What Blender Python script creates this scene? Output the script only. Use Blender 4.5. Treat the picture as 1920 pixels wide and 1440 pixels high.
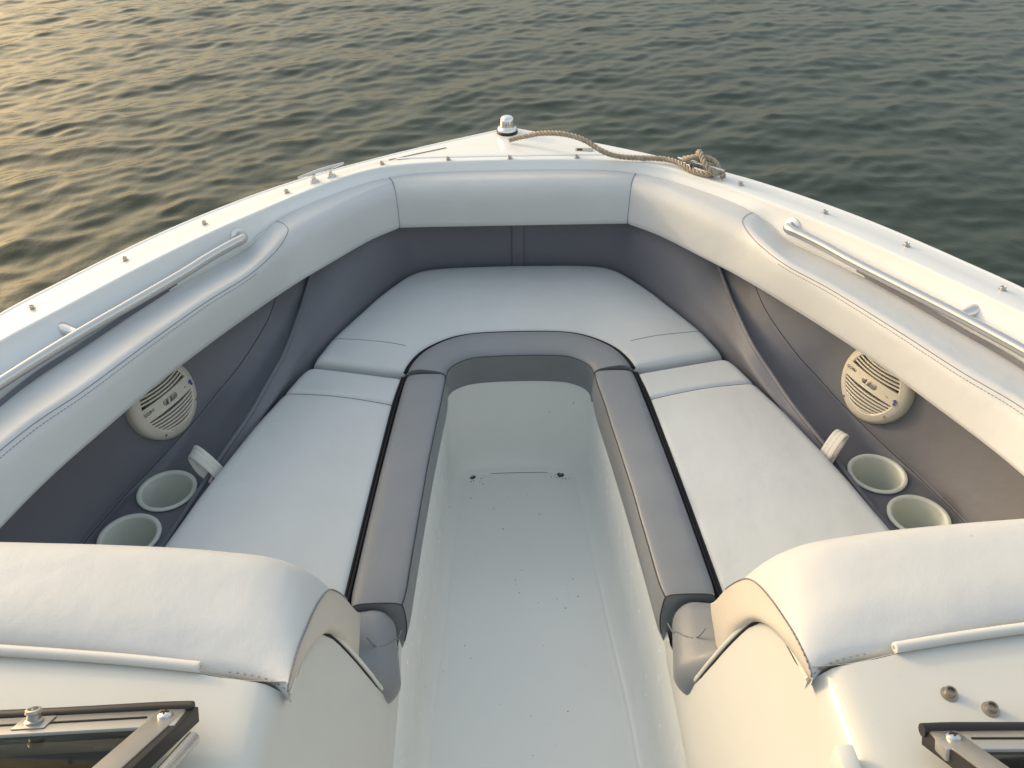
import bpy, bmesh, math, random
import numpy as np
from mathutils import Vector, Matrix
from mathutils.bvhtree import BVHTree

random.seed(4)
rng = np.random.default_rng(11)
for o in list(bpy.data.objects):
    bpy.data.objects.remove(o)
scene = bpy.context.scene
COL = scene.collection

# ------------------------------------------------------------------ camera
cam_d = bpy.data.cameras.new('camera')
cam = bpy.data.objects.new('camera', cam_d)
COL.objects.link(cam)
cam_d.sensor_width = 36.0
cam_d.lens = 30.0
cam_d.clip_start = 0.02
cam_d.clip_end = 20000
PITCH, ROLL, YAW = math.radians(37), math.radians(-0.38), math.radians(1.42)
fwd = Vector((math.sin(YAW) * math.cos(PITCH), math.cos(YAW) * math.cos(PITCH), -math.sin(PITCH)))
rgt = Vector((math.cos(YAW), -math.sin(YAW), 0))
upv = rgt.cross(fwd)
cR = math.cos(ROLL) * rgt + math.sin(ROLL) * upv
cU = -math.sin(ROLL) * rgt + math.cos(ROLL) * upv
M = Matrix.Identity(4)
for i in range(3):
    M[i][0], M[i][1], M[i][2] = cR[i], cU[i], -fwd[i]
M[0][3], M[1][3], M[2][3] = -0.054, 0.0, 1.60
cam.matrix_world = M
scene.camera = cam

# ------------------------------------------------------------------ world and sun
SUN_EL = math.radians(17.0)
SUN_AZ = math.radians(-57.0)          # clockwise from +Y (the bow); negative = to port
world = bpy.data.worlds.new('World')
scene.world = world
world.use_nodes = True
wn = world.node_tree.nodes
wl = world.node_tree.links
bg = wn['Background']
sky = wn.new('ShaderNodeTexSky')
sky.sky_type = 'NISHITA'
sky.sun_disc = False
sky.sun_elevation = SUN_EL
sky.sun_rotation = SUN_AZ
sky.air_density = 1.7
sky.dust_density = 10.0
sky.ozone_density = 1.5
# hazy air: an even pale veil over the clear-sky model, the same in every direction
veil = wn.new('ShaderNodeMix')
veil.data_type = 'RGBA'
veil.inputs[0].default_value = 0.48
wl.new(sky.outputs[0], veil.inputs[6])
veil.inputs[7].default_value = (1.76, 1.86, 1.90, 1)
wl.new(veil.outputs[2], bg.inputs[0])
bg.inputs[1].default_value = 0.15
sd = bpy.data.lights.new('sun', 'SUN')
sun = bpy.data.objects.new('sun', sd)
COL.objects.link(sun)
sd.energy = 0.38
sd.angle = math.radians(3.0)
sd.color = (1.0, 0.83, 0.64)
to_sun = Vector((math.sin(SUN_AZ) * math.cos(SUN_EL), math.cos(SUN_AZ) * math.cos(SUN_EL), math.sin(SUN_EL)))
sun.rotation_euler = to_sun.to_track_quat('Z', 'Y').to_euler()
sun.location = to_sun * 30
vs = scene.view_settings
vs.view_transform = 'Standard'
vs.look = 'None'
vs.exposure = 1.5
vs.gamma = 1.0
vs.use_curve_mapping = False
scene.render.engine = 'CYCLES'

# ------------------------------------------------------------------ materials
def newmat(name):
    m = bpy.data.materials.new(name)
    m.use_nodes = True
    nt = m.node_tree
    return m, nt, nt.nodes['Principled BSDF']

def coords(nt, scale=1.0, kind='Object'):
    tc = nt.nodes.new('ShaderNodeTexCoord')
    mp = nt.nodes.new('ShaderNodeMapping')
    mp.inputs['Scale'].default_value = (scale, scale, scale)
    nt.links.new(tc.outputs[kind], mp.inputs[0])
    return mp.outputs[0]

def noise(nt, vec, scale, detail=4, rough=0.55):
    n = nt.nodes.new('ShaderNodeTexNoise')
    n.inputs['Scale'].default_value = scale
    n.inputs['Detail'].default_value = detail
    n.inputs['Roughness'].default_value = rough
    nt.links.new(vec, n.inputs['Vector'])
    return n.outputs['Fac']

def ramp(nt, fac, stops):
    r = nt.nodes.new('ShaderNodeValToRGB')
    while len(r.color_ramp.elements) < len(stops):
        r.color_ramp.elements.new(0.5)
    for e, (p, c) in zip(r.color_ramp.elements, stops):
        e.position = p
        e.color = c if len(c) == 4 else (*c, 1)
    nt.links.new(fac, r.inputs[0])
    return r.outputs[0]

def mixc(nt, fac, a, b):
    m = nt.nodes.new('ShaderNodeMix')
    m.data_type = 'RGBA'
    for s, v in ((m.inputs[6], a), (m.inputs[7], b)):
        if isinstance(v, tuple):
            s.default_value = (*v, 1)
        else:
            nt.links.new(v, s)
    if isinstance(fac, float):
        m.inputs[0].default_value = fac
    else:
        nt.links.new(fac, m.inputs[0])
    return m.outputs[2]

def bump(nt, bsdf, h, strength, dist, prev=None):
    b = nt.nodes.new('ShaderNodeBump')
    b.inputs['Strength'].default_value = strength
    b.inputs['Distance'].default_value = dist
    nt.links.new(h, b.inputs['Height'])
    if prev:
        nt.links.new(prev, b.inputs['Normal'])
    nt.links.new(b.outputs[0], bsdf.inputs['Normal'])
    return b.outputs[0]

def vinyl(name, col, dark, rough=0.42, stain=0.35, soft=0.010):
    m, nt, b = newmat(name)
    v = coords(nt)
    blot = noise(nt, v, 5.5, 5, 0.6)
    scuff = noise(nt, v, 38, 6, 0.7)
    c1 = mixc(nt, ramp(nt, blot, [(0.35, (0, 0, 0)), (0.75, (stain, stain, stain))]), col, dark)
    c2 = mixc(nt, ramp(nt, scuff, [(0.62, (0, 0, 0)), (0.80, (stain * 0.8,) * 3)]), c1, dark)
    # small dark marks
    vo = nt.nodes.new('ShaderNodeTexVoronoi')
    vo.inputs['Scale'].default_value = 9
    nt.links.new(v, vo.inputs['Vector'])
    spot = ramp(nt, vo.outputs['Distance'], [(0.0, (0.55,) * 3), (0.028, (0, 0, 0))])
    c3 = mixc(nt, spot, c2, (0.12, 0.10, 0.08))
    nt.links.new(c3, b.inputs['Base Color'])
    rr = nt.nodes.new('ShaderNodeMapRange')
    rr.inputs[3].default_value = rough - 0.08
    rr.inputs[4].default_value = rough + 0.12
    nt.links.new(scuff, rr.inputs[0])
    nt.links.new(rr.outputs[0], b.inputs['Roughness'])
    vg = nt.nodes.new('ShaderNodeTexVoronoi')
    vg.inputs['Scale'].default_value = 520
    nt.links.new(v, vg.inputs['Vector'])
    n1 = bump(nt, b, vg.outputs['Distance'], 0.18, 0.0006)
    n2 = bump(nt, b, noise(nt, v, 7, 3, 0.5), 0.5, soft, n1)
    n3 = bump(nt, b, noise(nt, v, 26, 3, 0.5), 0.35, 0.0035, n2)
    return m

def plain(name, col, rough=0.4, metal=0.0, coat=0.0, var=0.06, scale=14, spec=0.5):
    m, nt, b = newmat(name)
    v = coords(nt)
    n = noise(nt, v, scale, 5, 0.6)
    dk = tuple(c * (1 - var * 2) for c in col)
    nt.links.new(mixc(nt, n, dk, col), b.inputs['Base Color'])
    rr = nt.nodes.new('ShaderNodeMapRange')
    rr.inputs[3].default_value = max(0.02, rough - 0.06)
    rr.inputs[4].default_value = rough + 0.08
    nt.links.new(noise(nt, v, scale * 3, 4), rr.inputs[0])
    nt.links.new(rr.outputs[0], b.inputs['Roughness'])
    b.inputs['Metallic'].default_value = metal
    b.inputs['Coat Weight'].default_value = coat
    b.inputs['Coat Roughness'].default_value = 0.08
    b.inputs['Specular IOR Level'].default_value = spec
    return m

def gelcoat(name, col, specks=0.0, rough=0.22):
    m, nt, b = newmat(name)
    v = coords(nt)
    n = noise(nt, v, 3.0, 5, 0.6)
    c = mixc(nt, n, tuple(x * 0.90 for x in col), col)
    grime = noise(nt, v, 30, 8, 0.75)
    c = mixc(nt, ramp(nt, grime, [(0.60, (0, 0, 0)), (0.85, (0.35,) * 3)]), c, (0.42, 0.39, 0.33))
    if specks:
        for sc, th, dens in ((30, 0.065, 0.05), (75, 0.080, 0.05), (12, 0.018, 0.12)):
            vo = nt.nodes.new('ShaderNodeTexVoronoi')
            vo.inputs['Scale'].default_value = sc
            vo.inputs['Randomness'].default_value = 1.0
            nt.links.new(v, vo.inputs['Vector'])
            msk = ramp(nt, vo.outputs['Distance'], [(th * 0.6, (1,) * 3), (th, (0, 0, 0))])
            sep = nt.nodes.new('ShaderNodeSeparateColor')
            nt.links.new(vo.outputs['Color'], sep.inputs[0])
            gate = ramp(nt, sep.outputs[0], [(1 - dens - 0.01, (0, 0, 0)), (1 - dens + 0.01, (specks,) * 3)])
            mul = nt.nodes.new('ShaderNodeMath')
            mul.operation = 'MULTIPLY'
            nt.links.new(msk, mul.inputs[0])
            nt.links.new(gate, mul.inputs[1])
            c = mixc(nt, mul.outputs[0], c, (0.10, 0.085, 0.06))
    nt.links.new(c, b.inputs['Base Color'])
    rr = nt.nodes.new('ShaderNodeMapRange')
    rr.inputs[3].default_value = rough - 0.06
    rr.inputs[4].default_value = rough + 0.12
    nt.links.new(grime, rr.inputs[0])
    nt.links.new(rr.outputs[0], b.inputs['Roughness'])
    bump(nt, b, noise(nt, v, 9, 2), 0.25, 0.003)
    return m

M_GEL = gelcoat('white_gelcoat', (0.83, 0.84, 0.835))
M_FLOOR = gelcoat('floor_gelcoat', (0.88, 0.89, 0.86), specks=0.95, rough=0.22)
M_CONS = gelcoat('cream_gelcoat', (0.63, 0.63, 0.595), rough=0.3)
M_PAD = vinyl('pad_vinyl', (0.59, 0.605, 0.615), (0.52, 0.515, 0.50), 0.48, 0.35, 0.004)
M_SEAT = vinyl('seat_vinyl', (0.55, 0.575, 0.585), (0.475, 0.485, 0.475), 0.48, 0.5, 0.007)
M_GUSSET = vinyl('gusset_vinyl', (0.56, 0.52, 0.46), (0.48, 0.43, 0.37), 0.48, 0.5)
M_BOLST = vinyl('grey_vinyl', (0.215, 0.230, 0.252), (0.180, 0.190, 0.202), 0.44, 0.5, 0.006)
M_PANEL = vinyl('panel_vinyl', (0.142, 0.147, 0.174), (0.120, 0.122, 0.142), 0.50, 0.4, 0.006)
M_BLACK = plain('black_piping', (0.010, 0.010, 0.014), 0.55, spec=0.2)
M_SEAM = plain('dark_thread', (0.045, 0.045, 0.05), 0.7)
M_SEAML = plain('pale_thread', (0.30, 0.29, 0.28), 0.7)
M_SEAMG = plain('grey_thread', (0.24, 0.24, 0.25), 0.7)
M_SEAMP = plain('panel_thread', (0.19, 0.195, 0.22), 0.7)
M_STEEL = plain('polished_steel', (0.72, 0.71, 0.70), 0.20, 1.0, var=0.04)
M_RAIL = plain('satin_steel', (0.68, 0.66, 0.64), 0.22, 1.0, var=0.04, scale=10)
M_BRUSH = plain('brushed_aluminium', (0.52, 0.50, 0.47), 0.38, 0.85, var=0.05)
M_CHROME = plain('chrome', (0.85, 0.85, 0.86), 0.05, 1.0, var=0.01)
M_BRASS = plain('weathered_brass', (0.42, 0.36, 0.29), 0.32, 0.95, var=0.15, scale=60)
M_CUP = plain('cup_plastic', (0.70, 0.73, 0.66), 0.42, var=0.05)
M_SPK = plain('speaker_plastic', (0.64, 0.60, 0.51), 0.42, var=0.04)
M_DARK = plain('dark_cavity', (0.02, 0.02, 0.02), 0.8)
M_RUB = plain('rubber_seal', (0.014, 0.013, 0.014), 0.45)
M_INK = plain('dark_ink', (0.05, 0.05, 0.06), 0.6)
M_BLUE = plain('blue_ink', (0.05, 0.05, 0.30), 0.6)
M_SILV = plain('silver_print', (0.32, 0.31, 0.29), 0.3, 0.6)
M_WELT = plain('white_trim', (0.72, 0.71, 0.67), 0.4)
M_STRAP = plain('strap_webbing', (0.62, 0.61, 0.58), 0.7, var=0.12, scale=60)
M_DASH = plain('dash_vinyl', (0.035, 0.03, 0.026), 0.5)
M_DIRT = plain('drain_grime', (0.11, 0.105, 0.07), 0.7, var=0.3, scale=90)
M_ROPE, nt, b = newmat('rope_fibre')
v = coords(nt)
n1 = noise(nt, v, 90, 5, 0.7)
nt.links.new(ramp(nt, n1, [(0.3, (0.27, 0.22, 0.16)), (0.55, (0.44, 0.37, 0.28)), (0.75, (0.56, 0.49, 0.39))]), b.inputs['Base Color'])
b.inputs['Roughness'].default_value = 0.85
bump(nt, b, noise(nt, v, 700, 3), 0.8, 0.001)

M_GLASS, nt, b = newmat('tinted_glass')
b.inputs['Base Color'].default_value = (0.16, 0.17, 0.14, 1)
b.inputs['Roughness'].default_value = 0.03
b.inputs['Transmission Weight'].default_value = 1.0
b.inputs['IOR'].default_value = 1.2

M_WATER, nt, b = newmat('lake_water')
v = coords(nt)
b.inputs['IOR'].default_value = 1.333
b.inputs['Roughness'].default_value = 0.06
b.inputs['Specular IOR Level'].default_value = 0.42
wc = noise(nt, v, 0.35, 4)
nt.links.new(ramp(nt, wc, [(0.3, (0.013, 0.023, 0.011)), (0.7, (0.020, 0.032, 0.016))]), b.inputs['Base Color'])
bump(nt, b, noise(nt, v, 9, 3, 0.5), 0.35, 0.010)

# ------------------------------------------------------------------ mesh helpers
ORG = {}
def empty(name, loc, label, cat, group=None):
    o = bpy.data.objects.new(name, None)
    COL.objects.link(o)
    o.location = loc
    o.empty_display_size = 0.1
    o['label'] = label
    o['category'] = cat
    if group:
        o['group'] = group
    ORG[o.name] = np.array(loc, float)
    return o

def build(name, verts, faces, mat, parent=None, sharp=40, recalc=True, org=None):
    if parent is not None and org is None:
        org = ORG.get(parent.name, np.zeros(3))
    V = np.asarray(verts, float) - (org if org is not None else 0)
    me = bpy.data.meshes.new(name)
    me.from_pydata([tuple(p) for p in V], [], faces)
    if recalc:
        bm = bmesh.new()
        bm.from_mesh(me)
        bmesh.ops.recalc_face_normals(bm, faces=bm.faces)
        bm.to_mesh(me)
        bm.free()
    me.shade_smooth()
    if sharp:
        me.set_sharp_from_angle(angle=math.radians(sharp))
    me.materials.append(mat)
    o = bpy.data.objects.new(name, me)
    COL.objects.link(o)
    if parent is not None:
        o.parent = parent
        ORG[o.name] = org if org is not None else np.zeros(3)
    return o

def mir(V):
    return np.asarray(V, float) * np.array([-1.0, 1, 1])

def catm(P, sub):
    """Catmull-Rom through the first axis of P (K,...,3)."""
    P = np.asarray(P, float)
    K = len(P)
    ext = np.concatenate([[2 * P[0] - P[1]], P, [2 * P[-1] - P[-2]]])
    out = []
    for i in range(K - 1):
        p0, p1, p2, p3 = ext[i], ext[i + 1], ext[i + 2], ext[i + 3]
        for s in range(sub):
            t = s / sub
            out.append(0.5 * (2 * p1 + (p2 - p0) * t + (2 * p0 - 5 * p1 + 4 * p2 - p3) * t * t + (3 * p1 - p0 - 3 * p2 + p3) * t ** 3))
    out.append(P[-1])
    return np.array(out)

def resample(P, n=None, step=None, at=None):
    P = np.asarray(P, float)
    d = np.r_[0, np.cumsum(np.linalg.norm(np.diff(P, axis=0), axis=1))]
    if at is None:
        if n is None:
            n = max(2, int(d[-1] / step) + 1)
        at = np.linspace(0, d[-1], n)
    return np.stack([np.interp(at, d, P[:, k]) for k in range(P.shape[1])], 1)

def curve(P, n, sub=12):
    return resample(catm(P, sub), n)

def grid_faces(n, m, closed=False):
    f = []
    for i in range(n - 1):
        for j in range(m - 1 if not closed else m):
            j2 = (j + 1) % m
            f.append((i * m + j, i * m + j2, (i + 1) * m + j2, (i + 1) * m + j))
    return f

def grid(name, G, mat, parent, closed=False, **kw):
    G = np.asarray(G)
    n, m = G.shape[:2]
    return build(name, G.reshape(-1, 3), grid_faces(n, m, closed), mat, parent, **kw)

def frames(P):
    P = np.asarray(P, float)
    T = np.gradient(P, axis=0)
    T /= np.linalg.norm(T, axis=1)[:, None] + 1e-12
    a = np.array([0, 0, 1.0]) if abs(T[0][2]) < 0.9 else np.array([1.0, 0, 0])
    N = np.cross(a, T[0]); N /= np.linalg.norm(N)
    Ns = [N]
    for i in range(1, len(P)):
        N = Ns[-1] - T[i] * np.dot(Ns[-1], T[i])
        N /= np.linalg.norm(N) + 1e-12
        Ns.append(N)
    Ns = np.array(Ns)
    return T, Ns, np.cross(T, Ns)

def tube_geo(P, r, seg=10, cap=True):
    P = np.asarray(P, float)
    T, N, B = frames(P)
    r = np.broadcast_to(np.asarray(r, float), (len(P),))
    a = np.linspace(0, 2 * np.pi, seg, endpoint=False)
    G = P[:, None] + r[:, None, None] * (np.cos(a)[None, :, None] * N[:, None] + np.sin(a)[None, :, None] * B[:, None])
    V = G.reshape(-1, 3)
    F = grid_faces(len(P), seg, True)
    if cap:
        F.append(tuple(range(seg))[::-1])
        F.append(tuple((len(P) - 1) * seg + k for k in range(seg)))
    return V, F

def tube(name, P, r, mat, parent, seg=10, **kw):
    V, F = tube_geo(P, r, seg)
    return build(name, V, F, mat, parent, **kw)

def merge(parts):
    V, F, k = [], [], 0
    for v, f in parts:
        V.append(np.asarray(v, float))
        F += [tuple(i + k for i in ff) for ff in f]
        k += len(v)
    return np.concatenate(V), F

def lathe_geo(prof, seg=32, cap0=True, cap1=True):
    a = np.linspace(0, 2 * np.pi, seg, endpoint=False)
    prof = np.asarray(prof, float)
    G = np.stack([np.stack([r * np.cos(a), r * np.sin(a), np.full(seg, z)], 1) for r, z in prof])
    F = grid_faces(len(prof), seg, True)
    if cap0:
        F.append(tuple(range(seg)))
    if cap1:
        F.append(tuple((len(prof) - 1) * seg + k for k in range(seg)))
    return G.reshape(-1, 3), F

def axes(z, x=None):
    z = np.array(z, float); z /= np.linalg.norm(z)
    if x is None:
        x = np.array([1.0, 0, 0]) if abs(z[0]) < 0.9 else np.array([0, 1.0, 0])
    x = np.array(x, float)
    x = x - z * np.dot(x, z); x /= np.linalg.norm(x)
    return np.stack([x, np.cross(z, x), z])

def place(V, o, A=None):
    V = np.asarray(V, float)
    return (V @ A if A is not None else V) + np.asarray(o, float)

def box_geo(lo, hi, bev=0.0, seg=2):
    bm = bmesh.new()
    bmesh.ops.create_cube(bm, size=1)
    lo, hi = np.array(lo, float), np.array(hi, float)
    for v_ in bm.verts:
        v_.co = Vector((lo + hi) / 2 + np.array(v_.co) * (hi - lo))
    if bev:
        bmesh.ops.bevel(bm, geom=list(bm.edges), offset=bev, segments=seg, profile=0.5, affect='EDGES')
    bm.verts.index_update()
    V = np.array([v_.co for v_ in bm.verts])
    F = [tuple(v_.index for v_ in f.verts) for f in bm.faces]
    bm.free()
    return V, F

def prism_geo(poly, z0, z1, bev=0.0, seg=2):
    bm = bmesh.new()
    vs_ = [bm.verts.new((x, y, z0)) for x, y in poly]
    f = bm.faces.new(vs_)
    r = bmesh.ops.extrude_face_region(bm, geom=[f])
    for e in r['geom']:
        if isinstance(e, bmesh.types.BMVert):
            e.co.z = z1
    if bev:
        ed = [e for e in bm.edges if all(abs(v_.co.z - z1) < 1e-6 for v_ in e.verts)]
        bmesh.ops.bevel(bm, geom=ed, offset=bev, segments=seg, profile=0.5, affect='EDGES')
    bm.verts.index_update()
    V = np.array([v_.co for v_ in bm.verts])
    F = [tuple(v_.index for v_ in f.verts) for f in bm.faces]
    bm.free()
    return V, F

def bvh_of(o):
    org = np.array(o.matrix_world.translation) if o.parent is None else ORG.get(o.name, np.zeros(3))
    V = [Vector(np.array(v_.co) + org) for v_ in o.data.vertices]
    return BVHTree.FromPolygons(V, [tuple(p.vertices) for p in o.data.polygons])

def snap_down(bv, P, off=0.0):
    out = []
    for p in P:
        h = bv.ray_cast(Vector((p[0], p[1], 2.0)), Vector((0, 0, -1)))
        out.append((p[0], p[1], (h[0].z if h[0] else p[2]) + off))
    return np.array(out)

def stitches(P, length=0.0042, gap=0.0030, r=0.0007, lift=0.0):
    """a row of short thread pieces along a path, as one geometry"""
    P = np.asarray(P, float)
    d = np.r_[0, np.cumsum(np.linalg.norm(np.diff(P, axis=0), axis=1))]
    parts, s = [], 0.0
    while s + length < d[-1]:
        q = resample(P, at=np.array([s, s + length / 2, s + length]))
        q[1, 2] += lift
        parts.append(tube_geo(q, r, 4))
        s += length + gap
    return merge(parts)

def both(name, G, mat, parent, closed=False, **kw):
    a = grid(name, G, mat, parent, closed, **kw)
    b_ = grid(name, mir(G), mat, parent, closed, **kw)
    return a, b_

# ------------------------------------------------------------------ water: one sheet to the horizon
def graded(lo, hi, fine, far, growth=1.25):
    c = list(np.arange(lo, hi + fine * 0.5, fine))
    s, x = fine, c[-1]
    right = []
    while x < far:
        s *= growth; x += s; right.append(x)
    s, x = fine, c[0]
    left = []
    while x > -far:
        s *= growth; x -= s; left.append(x)
    return np.array(left[::-1] + c + right)

wx = graded(-7.2, 7.2, 0.023, 4000, 1.06)
wy = graded(1.4, 10.2, 0.023, 4000, 1.06)
X, Y = np.meshgrid(wx, wy, indexing='ij')
Z = np.zeros_like(X); DX = np.zeros_like(X); DY = np.zeros_like(X)
WDIR = math.radians(-62)
for k in range(150):
    lam = 0.085 * (12.0 ** (rng.random() ** 1.5))
    th = WDIR + rng.normal(0, 0.55)
    kk = 2 * math.pi / lam
    amp = 0.00125 * lam ** 0.75 * (0.5 + rng.random())
    ph = rng.random() * 2 * math.pi
    cx_, sy_ = math.cos(th), math.sin(th)
    a_ = kk * (cx_ * X + sy_ * Y) + ph + 0.6 * np.sin(0.9 * X * sy_ - 0.7 * Y * cx_ + ph * 3)
    Z += amp * np.sin(a_)
    DX += amp * 0.9 * cx_ * np.cos(a_)
    DY += amp * 0.9 * sy_ * np.cos(a_)
fade = np.clip(1.0 - (np.maximum(np.abs(X) - 7.5, 0) + np.maximum(np.abs(Y - 5.5) - 5, 0)) / 14.0, 0, 1)
WATER_Z = -0.06
WV = np.stack([X + DX * fade, Y + DY * fade, WATER_Z + Z * fade], -1).reshape(-1, 3)
n, m = X.shape
idx = np.arange(n * m).reshape(n, m)
WF = np.stack([idx[:-1, :-1], idx[1:, :-1], idx[1:, 1:], idx[:-1, 1:]], -1).reshape(-1, 4)
me = bpy.data.meshes.new('water')
me.from_pydata(WV.tolist(), [], WF.tolist())
me.shade_smooth()
me.materials.append(M_WATER)
water = bpy.data.objects.new('water', me)
COL.objects.link(water)
water['kind'] = 'structure'
water['label'] = 'rippled grey green lake water around the boat'

# ------------------------------------------------------------------ the boat
boat = empty('motorboat', (0, 0, 0), 'white open bow motorboat with grey and cream vinyl seating', 'boat')

# --- curves of the right half, from the bow aft (x, y)
A = [(0, 2.235), (.07, 2.195), (.16, 2.145), (.26, 2.085), (.36, 2.02), (.46, 1.95), (.56, 1.868), (.66, 1.765), (.745, 1.662), (.81, 1.57),
     (.88, 1.46), (.945, 1.35), (1.0, 1.215), (1.045, 1.02), (1.08, .76), (1.10, .4), (1.11, 0), (1.11, -.6), (1.10, -1.2)]
B = [(0, 2.0), (.10, 1.998), (.18, 1.993), (.27, 1.980), (.33, 1.960), (.38, 1.928), (.44, 1.873), (.50, 1.810), (.565, 1.733), (.63, 1.655),
     (.69, 1.573), (.75, 1.485), (.81, 1.39), (.86, 1.31), (.905, 1.235), (.955, 1.11), (.99, .95), (1.015, .75), (1.03, .4), (1.035, 0), (1.035, -.6), (1.03, -1.2)]
C = [(0, 1.989), (.10, 1.988), (.18, 1.984), (.26, 1.974), (.318, 1.953), (.368, 1.918), (.425, 1.864), (.485, 1.803), (.535, 1.745), (.560, 1.700), (.586, 1.655),
     (.628, 1.597), (.668, 1.537), (.712, 1.468), (.752, 1.399), (.787, 1.33), (.818, 1.257), (.875, 1.133), (.925, .98), (.96, .75), (.985, .4), (.99, 0), (.99, -.6), (.985, -1.2)]
Cz = [.757] * 8 + [.755, .742, .728] + [.725] * 13
NS = 220
# station the three curves together by walking B and taking the nearest fraction
def par(P, n=NS):
    return curve([(p[0], p[1], p[2] if len(p) > 2 else 0) for p in P], n)
Ac, Bc = par(A), par([(x * .9915, y * .9915) for x, y in B])
Cc = par([(x * (.9917 if z > .75 else 1), y * (.9917 if z > .75 else 1), z + (.007 if z > .75 else 0)) for (x, y), z in zip(C, Cz)])
def row(P, z):
    Q = P.copy(); Q[:, 2] = z; return Q
def lerp(P, Q, t):
    return P * (1 - t) + Q * t
inw = Bc - Ac
wid = np.linalg.norm(inw[:, :2], axis=1)[:, None]
inw = inw / wid
rows = []
rows.append(row(Ac + inw * 0.004, .742))
rows.append(row(Ac, .752))
rows.append(row(Ac + inw * 0.0005, .770))
rows.append(row(Ac + inw * 0.003, .7765))
rows.append(row(Ac + inw * 0.008, .7790))
rows.append(row(Ac + inw * 0.014, .7792))
rows.append(row(Ac + inw * 0.017, .7780))
rows.append(row(Ac + inw * 0.021, .7782))
rows.append(row(lerp(Ac, Bc, .50), .7815))
rows.append(row(lerp(Ac, Bc, .54), .7830))
rows.append(row(Bc - inw * 0.010, .7868))
rows.append(row(Bc - inw * 0.004, .7870))
rows.append(row(Bc - inw * 0.0012, .7862))
rows.append(row(Bc + inw * 0.0005, .7840))
rows.append(row(Bc + inw * 0.0020, .7800))
rows.append(lerp(row(Bc + inw * 0.003, .777), Cc, .12))
rows.append(lerp(row(Bc + inw * 0.003, .777), Cc, .30))
rows.append(lerp(row(Bc + inw * 0.003, .777), Cc, .70))
rows.append(Cc)
low = Cc + np.array([0, 0, -.03]); low[:, :2] -= inw[:, :2] * .004
rows.append(low)
G = np.stack(rows, 1)                       # station, row
Gfull = np.concatenate([mir(G)[::-1][:-1], G])
deck = grid('deck', Gfull, M_GEL, boat, sharp=60)
deck_bvh = bvh_of(deck)

# hull below the deck edge
h0 = row(Ac + inw * 0.004, .742)
hull_rows = []
for z, sx, yb in ((.742, 1.0, 0), (.70, .985, -.02), (.55, .955, -.07), (.35, .92, -.14), (.15, .88, -.24), (-.05, .83, -.36), (-.25, .72, -.55)):
    Q = h0.copy(); Q[:, 2] = z
    Q[:, 0] *= sx
    Q[:, 1] = np.where(Q[:, 1] > 0.6, 0.6 + (Q[:, 1] - .6) * (1.635 + yb) / 1.635, Q[:, 1])
    hull_rows.append(Q)
H = np.stack(hull_rows, 1)
grid('hull', np.concatenate([mir(H)[::-1][:-1], H]), M_GEL, boat)
rr = row(Ac + inw * 0.001, .722)
rrf = np.concatenate([mir(rr)[::-1][:-1], rr])
tube('rub_rail', resample(rrf, 260), .011, M_WELT, boat, 8)

# --- coaming pads
KEY = [  # C, D (crest), E
    ((.303, 1.960, .762), (.284, 1.916, .754), (.279, 1.897, .655)),
    ((.370, 1.905, .762), (.352, 1.850, .754), (.345, 1.832, .655)),
    ((.465, 1.810, .762), (.434, 1.746, .753), (.420, 1.730, .655)),
    ((.526, 1.742, .757), (.489, 1.672, .751), (.475, 1.652, .655)),
    ((.556, 1.696, .742), (.516, 1.608, .746), (.512, 1.592, .655)),
    ((.590, 1.645, .729), (.551, 1.528, .741), (.548, 1.530, .655)),
    ((.668, 1.535, .727), (.610, 1.432, .739), (.608, 1.420, .655)),
    ((.750, 1.399, .727), (.680, 1.294, .738), (.672, 1.290, .655)),
    ((.817, 1.257, .727), (.744, 1.158, .737), (.728, 1.155, .655)),
    ((.874, 1.133, .727), (.799, 1.054, .737), (.776, 1.030, .655)),
    ((.924, .98, .727), (.845, .908, .737), (.812, .90, .655)),
    ((.962, .74, .727), (.880, .70, .737), (.858, .70, .655)),
    ((.975, .55, .727), (.895, .53, .737), (.873, .53, .655)),
]
def pad_section(C_, D_, E_, rec):
    C_, D_, E_ = map(np.array, (C_, D_, E_))
    o = C_ - E_; o[2] = 0; o /= np.linalg.norm(o)
    e = np.array([0, 0, 1.0])
    top = lerp(C_, D_, .5)
    if rec:
        t1 = lerp(C_, D_, .35) + e * .0006
        t2 = lerp(C_, D_, .72) + e * .0016
        d0 = D_ + o * .010 + e * .0012
    else:
        t1 = lerp(C_, D_, .3) + e * .003
        t2 = lerp(C_, D_, .68) + e * .0045
        d0 = D_ + o * .009 + e * .003
    d1 = D_ - o * .003 - e * .006
    d2 = lerp(D_, E_, .22) - o * .008
    f1 = lerp(D_, E_, .5) - o * .009
    f2 = lerp(D_, E_, .8) - o * .008
    f3 = E_ - o * .004 + e * .005
    u0 = E_ + o * .006 - e * .002
    u1 = E_ + o * .06 + e * .004
    c0 = C_ + e * .002 - o * .001
    cc = C_ + o * .006 - e * .010
    return [cc, c0, t1, t2, d0, d1, d2, f1, f2, f3, u0, u1]
secs = np.array([pad_section(*k, i >= 5) for i, k in enumerate(KEY)])
secs[4] = (np.array(pad_section(*KEY[4], False)) + np.array(pad_section(*KEY[4], True))) / 2
PS = catm(secs, 14)
PS = np.swapaxes(catm(np.swapaxes(PS, 0, 1), 4), 0, 1)
# ease the front end in at the sewn joint
PSj = PS.copy()
ctr = PS[0].mean(0)
PSj[0] = PS[0] + (ctr - PS[0]) * .02
side_pads = both('coaming_pad', PSj, M_PAD, boat, sharp=0)
side_pads[0]['label'] = 'long cream coaming pad along the starboard side'
side_pads[1]['label'] = 'long cream coaming pad along the port side'
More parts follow.
